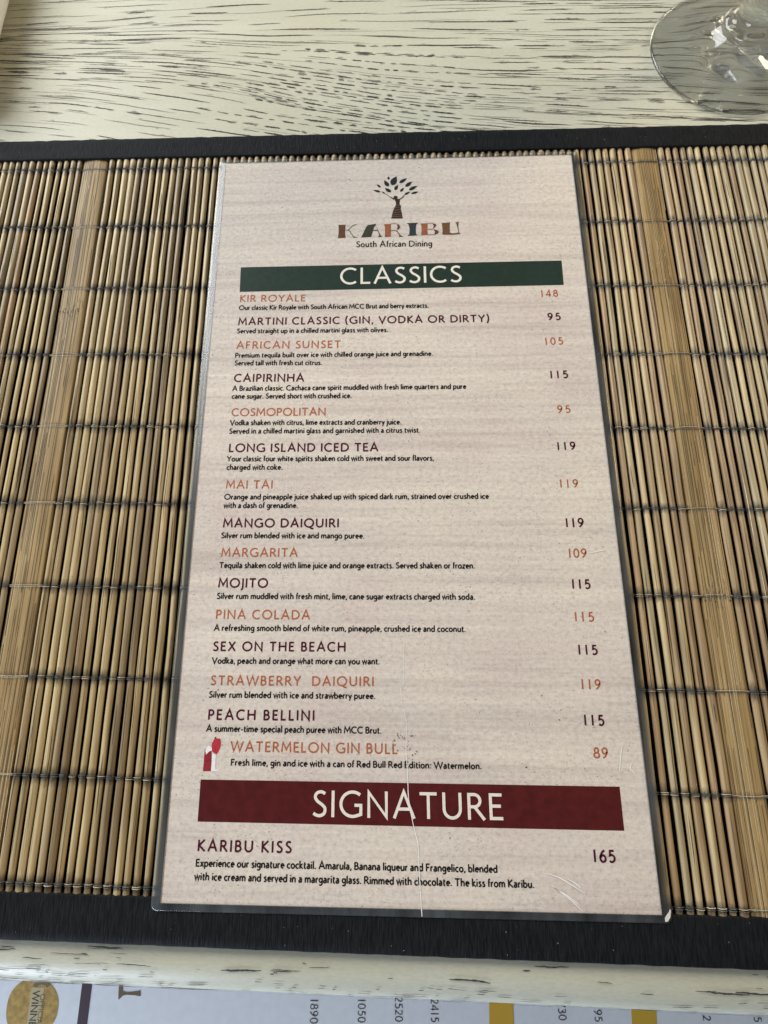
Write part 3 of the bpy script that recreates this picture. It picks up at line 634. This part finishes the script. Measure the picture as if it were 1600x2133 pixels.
# ------------------------------------------------------------------ bamboo placemat
mat_ = thing('placemat', 'bamboo stick placemat with black cloth bands lying under the drinks menu', 'placemat')
TILT = -0.0125
def row_shift(x): return TILT * x
def stick_mesh(name, r0, y0, y1, sd, bend=0.00042, parent=None, x=0.0, builder=None):
    b = builder or MB(); ns, nr = 12, 46
    vs = []
    for i in range(nr + 1):
        y = y0 + (y1 - y0) * i / nr
        bx = bend * noise.noise(Vector((sd, y * 14, 0))) + 0.4 * bend * noise.noise(Vector((sd, y * 55, 9)))
        rr = r0 * (1 + 0.10 * noise.noise(Vector((sd + 7, y * 30, 0))) + 0.03 * noise.noise(Vector((sd, y * 200, 4))))
        near = min(abs(((y - ROW0) / PITCH) % 1), 1 - abs(((y - ROW0) / PITCH) % 1)) * PITCH
        rr *= 1 - 0.10 * math.exp(-(near / 0.0009) ** 2)
        for k in range(ns):
            a = 2 * math.pi * k / ns
            vs.append(((x if builder else 0) + bx + rr * math.cos(a), y + (row_shift(x) if builder else 0), 0.00035 + 0.0011 + rr * 0.95 * math.sin(a)))
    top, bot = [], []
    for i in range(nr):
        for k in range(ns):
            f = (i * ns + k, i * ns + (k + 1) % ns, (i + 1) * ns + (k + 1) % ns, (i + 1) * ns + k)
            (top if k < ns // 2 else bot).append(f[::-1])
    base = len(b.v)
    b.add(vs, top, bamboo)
    kk = b.mi(dye_and_gap_shade)  # black lower halves paint in the shade between sticks
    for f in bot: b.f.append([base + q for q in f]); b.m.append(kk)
    for _ in range(random.randint(3, 8)):
        yy = random.uniform(y0, y1 - 0.03); ln = random.uniform(0.006, 0.035); ang = random.uniform(0.25, 0.75) * math.pi
        if min(abs(((yy - ROW0) / PITCH) % 1), 1) < 0.1: yy += 0.004
        mt = crack_m if random.random() < 0.78 else sliver_m; wd_ = random.uniform(0.00005, 0.00012) if mt is crack_m else random.uniform(0.00006, 0.00015)
        va = []; m2 = 9
        for q in range(m2 + 1):
            t = q / m2; y = yy + ln * t; aa = ang + 0.25 * noise.noise(Vector((sd, y * 60, 2)))
            i_ = (y - y0) / (y1 - y0)
            bx = bend * noise.noise(Vector((sd, y * 14, 0))) + 0.4 * bend * noise.noise(Vector((sd, y * 55, 9)))
            rr = r0 * (1 + 0.10 * noise.noise(Vector((sd + 7, y * 30, 0))) + 0.03 * noise.noise(Vector((sd, y * 200, 4)))) + 0.00005
            h_ = wd_ * min(1, 4 * t + 0.1, 4 * (1 - t) + 0.1) / rr
            for sg in (-1, 1):
                va.append(((x if builder else 0) + bx + rr * math.cos(aa + sg * h_), y + (row_shift(x) if builder else 0), 0.00035 + 0.0011 + rr * 0.95 * math.sin(aa + sg * h_)))
        b.add(va, [(2 * k + 1, 2 * k + 3, 2 * k + 2, 2 * k) for k in range(m2)], mt)
    if builder: return None
    return b.build(name, parent, (x, row_shift(x), 0), True)

SLATS = [(-0.1377, -0.1266), (0.0999, 0.1101)]
xs_ = []
for ga, gb in ((-0.2235, SLATS[0][0] - 0.0003), (SLATS[0][1] + 0.0003, SLATS[1][0] - 0.0003), (SLATS[1][1] + 0.0003, 0.2025)):
    cnt = round((gb - ga) / 0.00305); st_ = (gb - ga) / cnt
    for i in range(cnt): xs_.append(ga + (i + 0.5) * st_ + random.uniform(-0.00022, 0.00022))
Y0, Y1 = -0.1440, 0.1490
order = sorted(xs_, key=lambda v: (0 if (-0.18 < v < -0.072 or 0.072 < v < 0.163) else 1, abs(v)))
radius = {}
for xx in xs_:
    radius[xx] = random.uniform(0.00102, 0.00130) if random.random() > 0.1 else 0.0009
for xx in order[:100]:
    stick_mesh('bamboo_stick', radius[xx], Y0, Y1, random.uniform(0, 500), parent=mat_, x=xx)
b = MB()
for xx in order[100:]: stick_mesh('', radius[xx], Y0, Y1, random.uniform(0, 500), x=xx, builder=b)
if b.v: tag(b.build('bamboo_sticks', mat_, smooth=True), kind='stuff')
# the two wide flat slats
for si, (xa, xb) in enumerate(SLATS):
    b = MB(); xc = (xa + xb) / 2; hw = (xb - xa) / 2; nr, nc = 60, 24
    vs = []
    for i in range(nr + 1):
        y = Y0 + (Y1 - Y0) * i / nr
        o_ = 0.0003 * noise.noise(Vector((si * 31 + 5, y * 12, 0)))
        for k in range(nc + 1):
            u = -1 + 2 * k / nc
            z = 0.0024 - 0.0006 * u * u - (0.0006 if abs(u) > 0.97 else 0) + 0.00008 * noise.noise(Vector((u * 9 + si * 20, y * 6, 0)))
            vs.append((o_ + u * hw, y, z))
        vs += [(o_ + hw, y, 0.0004), (o_ - hw, y, 0.0004)]
    m_ = nc + 3
    b.add(vs, [(i * m_ + k, i * m_ + (k + 1) % m_, (i + 1) * m_ + (k + 1) % m_, (i + 1) * m_ + k) for i in range(nr) for k in range(m_)], bamboo_flat)
    ny = 0.0665 if si == 0 else -0.0462      # the culm node: a row of bud scars
    for k in range(14):
        u = -0.85 + 1.7 * (k % 6) / 5.0 + random.uniform(-0.05, 0.05)
        hexagon_blob(b, u * hw, ny + random.uniform(-0.0016, 0.0012), random.uniform(0.00018, 0.00042), 0.00252 - 0.0006 * u * u + 2e-6 * k, node_brown)
    for k in range(26):
        u = random.uniform(-0.9, 0.9); yy = ny + random.uniform(-0.005, 0.004)
        ribbon(b, [(u * hw, yy), (u * hw + random.uniform(-.0004, .0004), yy + random.uniform(0.0015, 0.005))], 0.00005, 0.00254 - 0.0006 * u * u + 2e-6 * k, random.choice((straw, node_brown)))
    for k in range(16):
        u0 = -0.92 + 1.84 * (k + random.uniform(-0.3, 0.3)) / 15; yy = Y0
        while yy < Y1 - 0.01:
            ln = random.uniform(0.02, 0.11); pts = []
            for q in range(13):
                y = min(Y1, yy + ln * q / 12); o_ = 0.0003 * noise.noise(Vector((si * 31 + 5, y * 12, 0)))
                pts.append((u0 * hw + o_ + 0.0002 * noise.noise(Vector((u0 * 5, y * 25, 1))), y))
            if random.random() < 0.75:
                vv = []
                for px_, py_ in pts:
                    uu = px_ / hw; zz = 0.00248 - 0.0006 * uu * uu - (0.0006 if abs(uu) > 0.97 else 0)
                    w_ = random.uniform(0.00004, 0.0001)
                    vv += [(px_ + w_, py_, zz), (px_ - w_, py_, zz)]
                b.add(vv, [(2 * q + 1, 2 * q + 3, 2 * q + 2, 2 * q) for q in range(12)], crack_m if random.random() < 0.7 else sliver_m)
            yy += ln + random.uniform(0.0, 0.02)
    b.build('wide_slat', mat_, (xc, row_shift(xc), 0), True)
# stitching: one object per row; pairs of strands over every stick
SKIP = [v for v in xs_ if -0.0852 < v < -0.0783]
def tube(b, pts, r, m_, ns=5):
    vs = []; n_ = len(pts)
    for i, p in enumerate(pts):
        d = Vector(pts[min(i + 1, n_ - 1)]) - Vector(pts[max(i - 1, 0)])
        d.normalize(); s1 = d.cross(Vector((0, 1, 0))); s1.normalize(); s2 = Vector((0, 1, 0))
        for k in range(ns):
            a = 2 * math.pi * k / ns
            vs.append(tuple(Vector(p) + s1 * (r * math.cos(a)) + s2 * (r * math.sin(a))))
    b.add(vs, [(i * ns + k, i * ns + (k + 1) % ns, (i + 1) * ns + (k + 1) % ns, (i + 1) * ns + k) for i in range(n_ - 1) for k in range(ns)], m_)
for k in range(10):
    b = MB(); yr = ROW0 - PITCH * k
    for xx in xs_:
        if xx in SKIP and k in (2, 3, 4, 5, 6, 7): continue
        r = radius[xx]; y = yr + row_shift(xx) + 0.0003 * noise.noise(Vector((xx * 60, k * 3.7, 0)))
        for sgn in (-1, 1):
            off = sgn * random.uniform(0.00022, 0.00034); q = []
            for a in range(-12, 193, 17):
                ar = math.radians(a)
                q.append((xx + (r + 0.00006) * math.cos(ar), y + off + 0.00005 * math.sin(a), 0.00035 + 0.0011 + (r * 0.93 + 0.00006) * math.sin(ar)))
            tube(b, q, random.uniform(0.00011, 0.00016), dark_thread if random.random() < 0.72 else straw)
        tube(b, [(xx + r, y, 0.0012), (xx + 0.00155, y + 0.0001, 0.0015), (xx + 0.0021, y, 0.0012)], 0.0004, dye_and_gap_shade)
    for si, (xa, xb) in enumerate(SLATS):
        for sgn in (-1, 1):
            q = []; wv = random.uniform(-0.0004, 0.0004)
            for i in range(15):
                t = i / 14; u = -1.04 + 2.08 * t
                q.append((xa + (xb - xa) * (t * 1.06 - 0.03), yr + row_shift(xa) + sgn * 0.0002 + wv * math.sin(3 * t) + random.gauss(0, 0.00003), 0.00243 - 0.0006 * u * u))
            tube(b, q, 0.00011, straw if (si == 0 or sgn > 0) and k != 0 else dark_thread)
    b.build('stitching_thread', mat_, smooth=True)
# added black sheet under the sticks, giving the gaps their shade
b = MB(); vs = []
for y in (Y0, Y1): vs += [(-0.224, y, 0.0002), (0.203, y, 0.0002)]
b.add([(-0.224, Y0, 0.0002), (0.203, Y0, 0.0002), (0.203, Y1, 0.0002), (-0.224, Y1, 0.0002)], [(0, 1, 2, 3)], gap_shade_m)
b.build('gap_shade_sheet', mat_)
# folded cloth bands
def band(ya, yb, slope_a, slope_b, sd):
    b = MB(); nx = 240
    pr = [(0.0, 0.0003), (0.0, 0.0026), (0.012, 0.003), (0.05, 0.00312), (0.2, 0.0031), (0.4, 0.003), (0.6, 0.003), (0.8, 0.0031), (0.95, 0.00312), (0.988, 0.003), (1.0, 0.0026), (1.0, 0.0003)]
    if ya < 0: pr[1:4] = [(0.0, 0.0016), (0.02, 0.0023), (0.06, 0.0029)]
    else: pr[8:11] = [(0.94, 0.0029), (0.98, 0.0023), (1.0, 0.0016)]
    vs = []
    for i in range(nx + 1):
        x = -0.226 + 0.431 * i / nx
        a = ya + slope_a * x + 0.00022 * noise.noise(Vector((x * 190, sd, 0))); c_ = yb + slope_b * x + 0.0003 * noise.noise(Vector((x * 260, sd + 5, 0)))
        for t, z in pr:
            rib = 0.00010 * noise.noise(Vector((x * 330, t * 1.5, sd))) if 0.03 < t < 0.97 else 0
            vs.append((x, a + (c_ - a) * t, (z * 0.9 if ya < 0 else z) + rib))
    m_ = len(pr)
    b.add(vs, [(i * m_ + k, (i + 1) * m_ + k, (i + 1) * m_ + k + 1, i * m_ + k + 1) for i in range(nx) for k in range(m_ - 1)] , cloth)
    for q in range(46):
        x = random.uniform(-0.17, 0.15); t = random.uniform(0.1, 0.9); y = ya + slope_a * x + (yb + slope_b * x - ya - slope_a * x) * t
        hexagon_blob(b, x, y, random.uniform(0.00004, 0.0001), (0.00295 if ya < 0 else 0.00325) + q * 1e-6, lint_m, random.uniform(1, 3), random.uniform(0, 3), 6)
    return b.build('cloth_band', mat_, smooth=True)
band(0.1448, 0.1566, -0.004, -0.004, 1.0)
band(-0.1533, -0.1400, -0.0115, -0.0095, 2.0)

# ------------------------------------------------------------------ laminated menu
menu = thing('menu_card', 'laminated cream drinks menu with a tree emblem lying on the bamboo placemat', 'menu')
PZ = 0.0033
X0, X1, YB, YT = -0.0740, 0.0740, -0.1409, 0.1409
b = MB()
nx, ny = 12, 22; vs = []
for j in range(ny + 1):
    for i in range(nx + 1): vs.append((X0 + (X1 - X0) * i / nx, YB + (YT - YB) * j / ny, PZ))
b.add(vs, [(j * (nx + 1) + i, j * (nx + 1) + i + 1, (j + 1) * (nx + 1) + i + 1, (j + 1) * (nx + 1) + i) for j in range(ny) for i in range(nx)], paper)
b.add([(X0, YB, PZ), (X1, YB, PZ), (X1, YT, PZ), (X0, YT, PZ), (X0, YB, PZ - .00025), (X1, YB, PZ - .00025), (X1, YT, PZ - .00025), (X0, YT, PZ - .00025)],
      [(0, 4, 5, 1), (1, 5, 6, 2), (2, 6, 7, 3), (3, 7, 4, 0), (4, 7, 6, 5)], crease_m)
# specks of dirt worked into the sheet
for q, (x, y) in enumerate(STAIN):
    for r_ in range(2):
        hexagon_blob(b, (x + random.gauss(0, 0.45)) * MM, (y + random.gauss(0, 0.35)) * MM, random.uniform(0.08, 0.19) * MM, PZ + 0.00003 + (q * 3 + r_) * 1e-6, stain_m, 1.7, random.uniform(-1, 1))
for q, (x, y) in enumerate(FLECK): hexagon_blob(b, x * MM, y * MM, random.uniform(0.15, 0.26) * MM, PZ + 0.00003 + q * 1e-6, fleck_m, 1.5, random.uniform(-1, 1))
b.build('printed_sheet', menu)
# film border: rings from the sheet's edge outwards
def ring(ox, oyt, oyb, rad, z):
    xa, xb, ya, yb = X0 - ox, X1 + ox, YB - oyb, YT + oyt
    pts = []
    for cx, cy, a0 in ((xb - rad, yb - rad, 0), (xa + rad, yb - rad, 90), (xa + rad, ya + rad, 180), (xb - rad, ya + rad, 270)):
        for k in range(7):
            a = math.radians(a0 + 15 * k); pts.append((cx + rad * math.cos(a), cy + rad * math.sin(a), z))
    # subdivide long sides
    out_ = []
    for i_, p in enumerate(pts):
        q = pts[(i_ + 1) % len(pts)]; out_.append(p)
        if i_ % 7 == 6:
            for t in range(1, 30): out_.append(tuple(p[c_] + (q[c_] - p[c_]) * t / 30 for c_ in range(3)))
    return out_
rings = [ring(-0.0003, -0.0003, -0.0003, 0.0001, PZ + 0.00012), ring(0.0004, 0.0003, 0.0003, 0.0002, PZ + 0.00005), ring(0.0012, 0.0008, 0.0008, 0.0008, PZ - 0.00015),
         ring(0.0023, 0.0016, 0.0017, 0.0015, PZ - 0.0002), ring(0.0028, 0.0020, 0.0021, 0.0018, PZ - 0.00028), ring(0.0028, 0.0020, 0.0021, 0.0018, PZ - 0.0005)]
b = MB(); nn = len(rings[0]); vs = []
for ri, rg in enumerate(rings):
    for p in rg: vs.append((p[0], p[1], p[2] + (0.0001 * noise.noise(Vector((p[0] * 60, p[1] * 45, ri * 0.3))) if ri > 1 else 0)))
b.add(vs, [(r * nn + i, (r + 1) * nn + i, (r + 1) * nn + (i + 1) % nn, r * nn + (i + 1) % nn) for r in range(len(rings) - 1) for i in range(nn)], film)
b.build('laminate_border', menu, smooth=True)
# scuffed white corner of the film
b = MB()
flat_poly(b, [(75.4, -142.4), (76.2, -141.4), (76.6, -139.6), (76.4, -139.2), (75.9, -140.1), (75.2, -140.8), (74.6, -141.6), (74.6, -142.6)], PZ - 0.00004, crease_m)
b.build('scuffed_corner', menu)

Z1, Z2 = PZ + 0.00005, PZ + 0.0001
def banner(name, quad, ink, text_i, st):
    b = MB(); flat_poly(b, quad, Z1, INK[ink]); o = b.build(name, menu)
    k, t, xa, ya, xb, yb, cap, c_ = TEXT[text_i]
    b = MB(); lettering(b, t, xa, ya, xb, yb, cap, INK['cream'], Z2, st); b.build('lettering', o)
ti = {t[1]: i for i, t in enumerate(TEXT)}
banner('heading_banner', GREEN, 'green', ti['CLASSICS'], 0.125)
banner('heading_banner', RED, 'red', ti['SIGNATURE'], 0.12)
pending = None
for k, t, xa, ya, xb, yb, cap, c_ in TEXT:
    if c_ == 'cream': continue
    b = MB()
    if k == 'h':
        lettering(b, t, xa, ya, xb, yb, cap, INK[c_], Z1, 0.15 if c_ == 'orange' else 0.18); b.build('drink_name', menu)
    elif k == 'd':
        lettering(b, t, xa, ya, xb, yb, cap * 1.08, INK[c_], Z1, 0.205, track=False, side=10, space=30); b.build('description', menu)
    elif k == 'p':
        lettering(b, t, xa, ya, xb, yb, cap, INK[c_], Z1, 0.15 if c_ == 'orange' else 0.18, track=True); b.build('price', menu)
    else:
        lettering(b, t, xa, ya, xb, yb, cap, INK[c_], Z1, 0.165, track=False); b.build('tagline', menu)
b = MB()
for k, polys in WORDMARK.items():
    for j, p in enumerate(polys): flat_poly(b, p, Z1 + j * 3e-6, INK[k])
b.build('wordmark', menu)
b = MB()
for (ax, ay), (bx, by), hw in LEAVES:
    dx, dy = bx - ax, by - ay; l = math.hypot(dx, dy); nx_, ny_ = -dy / l, dx / l
    pts = []
    for t, wv in ((0, 0.0), (0.12, 0.62), (0.3, 0.98), (0.5, 1.0), (0.72, 0.7), (0.9, 0.25), (1.0, 0.0)): pts.append((ax + dx * t + nx_ * hw * wv, ay + dy * t + ny_ * hw * wv))
    for t, wv in ((0.88, 0.2), (0.7, 0.55), (0.5, 0.85), (0.3, 0.9), (0.12, 0.6)): pts.append((ax + dx * t - nx_ * hw * wv, ay + dy * t - ny_ * hw * wv))
    flat_poly(b, pts, Z1, INK['leaf'])
for j, p in enumerate(FIGURE): flat_poly(b, p, Z1 + j * 3e-6, INK['bark'])
flat_poly(b, [(HEAD[0] + 0.9 * math.cos(a * 0.45), HEAD[1] + 0.95 * math.sin(a * 0.45)) for a in range(14)], Z1 + 2e-5, INK['bark'])
for p in FOLDS: flat_poly(b, p, Z2, INK['fold'])
b.build('tree_emblem', menu)
b = MB()
for j, (k, polys) in enumerate(PICTURE.items()):
    for q, p in enumerate(polys): flat_poly(b, p, Z1 + j * 8e-6 + q * 2e-6, INK['scarlet' if k == 'red' else k])
b.build('drink_picture', menu)
b = MB()
pts = spline([(x * MM, y * MM) for x, y in CREASE], 5)
wd = [0.00011 * (0.5 + 0.9 * abs(noise.noise(Vector((i * 0.35, 2, 0))))) + (0.00006 if i > 40 else 0) for i in range(len(pts))]
ribbon(b, pts, 0.0001, Z2 + 3e-5, scratch_glint_m, widths=[v * 0.8 for v in wd])
b.build('crease', menu)
for s_ in SCRATCH:
    b = MB(); pts = spline([(x * MM, y * MM) for x, y in s_], 5)
    ribbon(b, pts, 0.00006, Z2 + 3e-5, scratch_glint_m, widths=[0.00012 * min(1, 3 * i / len(pts) + .1, 3 * (1 - i / len(pts)) + .1) for i in range(len(pts))])
    b.build('scratch', menu)

# ------------------------------------------------------------------ stemmed glass at the far right
gx, gy = 0.1527, 0.1998
glass = thing('stemmed_glass', 'clear stemmed glass with a wide round foot standing at the far right of the table', 'glass', (gx, gy, 0.00006))
def lathe(pr, name, closed_axis=(False, False), seg=96, wob=0.0):
    b = MB(); vs = []
    for r, z in pr:
        for k in range(seg):
            a = 2 * math.pi * k / seg
            rr, zz = r * MM, z * MM
            if wob and r > 0.5:
                q = noise.noise(Vector((math.cos(a) * 2.2, math.sin(a) * 2.2, r * 0.12))); zz += wob * q * MM * min(1, (37 - r) / 12 + 0.1)
                rr *= 1 + 0.004 * q
            vs.append((rr * math.cos(a), rr * math.sin(a), zz))
    b.add(vs, [(i * seg + k, i * seg + (k + 1) % seg, (i + 1) * seg + (k + 1) % seg, (i + 1) * seg + k) for i in range(len(pr) - 1) for k in range(seg)], glass_m)
    return b.build(name, glass, smooth=True)
def smooth_prof(p, n=5): return spline(p, n)
under = [(0.01, 2.4), (8, 2.2), (18, 1.4), (27, 0.6), (33, 0.15), (35.5, 0.05)]
rim = [(35.5, 0.05), (36.8, 0.3), (37.2, 1.0), (36.7, 1.7), (35.0, 2.0), (33.4, 1.8)]
topf = [(33.4, 1.8), (28, 2.8), (20, 5.2), (14, 8.2), (11.2, 10.6), (10.6, 11.6), (10.9, 12.8), (10.2, 14.2), (8.6, 15.2)]
lathe(smooth_prof(under)[:-1] + smooth_prof(rim)[:-1] + smooth_prof(topf), 'foot', wob=0.8)
stem_p = smooth_prof([(8.6, 15.2), (7.2, 18), (6.4, 26), (6.0, 40), (7.0, 54), (9.5, 60)])
lathe(stem_p, 'stem')
bowl_o = smooth_prof([(9.5, 60), (20, 66), (32, 80), (38.5, 100), (40, 120), (38, 150), (36, 172)])
bowl_i = smooth_prof([(34.8, 172), (36.7, 150), (38.6, 120), (37, 101), (30.5, 82), (19, 69.5), (8, 66), (0.01, 65.6)])
lathe(bowl_o + bowl_i, 'bowl')

# ------------------------------------------------------------------ rolled white napkin at the far left
b = MB(); cx, R_, ya, yb = -0.1975, 0.0125, 0.185, 0.345
ns, nr = 40, 40; vs = []
for i in range(nr + 1):
    t = i / nr; y = ya + (yb - ya) * t
    e_ = min(1, t * nr / 3, (1 - t) * nr / 3); rr = R_ * (0.86 + 0.14 * math.sqrt(max(0, e_)))
    for k in range(ns):
        a = 2 * math.pi * k / ns
        ww = 1 + 0.035 * noise.noise(Vector((math.cos(a) * 1.5, math.sin(a) * 1.5, y * 30)))
        spi = 1 + 0.05 * ((a / (2 * math.pi) + 0.4) % 1)
        vs.append((cx + rr * ww * spi * math.cos(a), y, max(0.0002, 0.0118 + rr * ww * 0.93 * math.sin(a))))
fs = [(i * ns + k, (i + 1) * ns + k, (i + 1) * ns + (k + 1) % ns, i * ns + (k + 1) % ns) for i in range(nr) for k in range(ns)]
fs += [tuple(range(ns)), tuple(nr * ns + k for k in range(ns))[::-1]]
b.add(vs, fs, napkin_m)
tag(b.build('napkin', smooth=True), 'white rolled cloth napkin at the far left corner of the table', 'napkin')

# ------------------------------------------------------------------ price list below the table's front edge
LZ = -0.1 + 0.003
plist = thing('price_list', 'white printed price list with a gold round medal below the table edge', 'price list', (0, 0, 0))
b = MB(); z0 = LZ - 0.0004
b.add([(-0.30, -0.42, z0), (0.30, -0.42, z0), (0.30, -0.10, z0), (-0.30, -0.10, z0), (-0.30, -0.42, -0.1044), (0.30, -0.42, -0.1044), (0.30, -0.10, -0.1044), (-0.30, -0.10, -0.1044)],
      [(0, 1, 2, 3), (0, 4, 5, 1), (1, 5, 6, 2), (2, 6, 7, 3), (3, 7, 4, 0), (4, 7, 6, 5)], list_paper)
b.build('page', plist)
LP = LZ - 0.0003
b = MB(); flat_poly(b, STRIPES['purple'], LP, list_purple); b.build('purple_stripe', plist)
for k in ('gold1', 'gold2'):
    b = MB(); flat_poly(b, STRIPES[k], LP, list_gold); b.build('gold_stripe', plist)
b = MB(); flat_poly(b, SERIF, LP, list_brown); b.build('serif_letter', plist)
def down_text(b, text, x, y, cap, mat, st, z, adv=None):
    k = cap / 100
    nat = sum((G[c_][0] + 14) for c_ in text) - 14
    # reading downwards: baseline runs along -y, letter tops point to +x
    lettering(b, text, x, y, x + 0.0001, y - nat * k, cap, mat, z, st, track=False, side=14)
for t, x, y, cap in NUMBERS:
    b = MB(); down_text(b, t, x, y, cap, list_black, 0.10, LP); b.build('printed_price', plist)
(mx, my), mr_ = MEDAL
b = MB(); flat_poly(b, [(mx + mr_ * (1 + 0.015 * math.sin(i * 7)) * math.cos(i * math.pi / 24), my + mr_ * 1.0 * math.sin(i * math.pi / 24)) for i in range(48)], LP, medal_m)
md = b.build('medal', plist)
b = MB()
flat_poly(b, [(WINNER[0] - 0.9, WINNER[1] + 1.2), (WINNER[0] + 4.6, WINNER[1] + 1.2), (WINNER[0] + 4.6, WINNER[1] - 30), (WINNER[0] - 0.9, WINNER[1] - 30)], LP + 0.00005, medal_pale)
ribbon(b, [((mx + 3.0 + 3.1 * math.cos(a * 0.2)) * MM, (WINNER[1] + 0.6 + 2.6 * math.sin(a * 0.2)) * MM) for a in range(2, 15)], 0.0009, LP + 0.00007, medal_dark)
b.build('medal_panel', md)
b = MB(); down_text(b, 'WINNER', *WINNER, list_black, 0.14, LP + 0.0001); down_text(b, 'OFFICIAL', *OFFICIAL, medal_dark, 0.12, LP + 0.0001)
b.build('medal_lettering', md)

sc.cycles.use_denoising = True
sc.cycles.denoising_prefilter = 'ACCURATE'; sc.cycles.denoising_input_passes = 'RGB_ALBEDO_NORMAL'
sc.cycles.max_bounces = 12; sc.cycles.transparent_max_bounces = 12
sc.cycles.caustics_refractive = True; sc.cycles.blur_glossy = 3.0
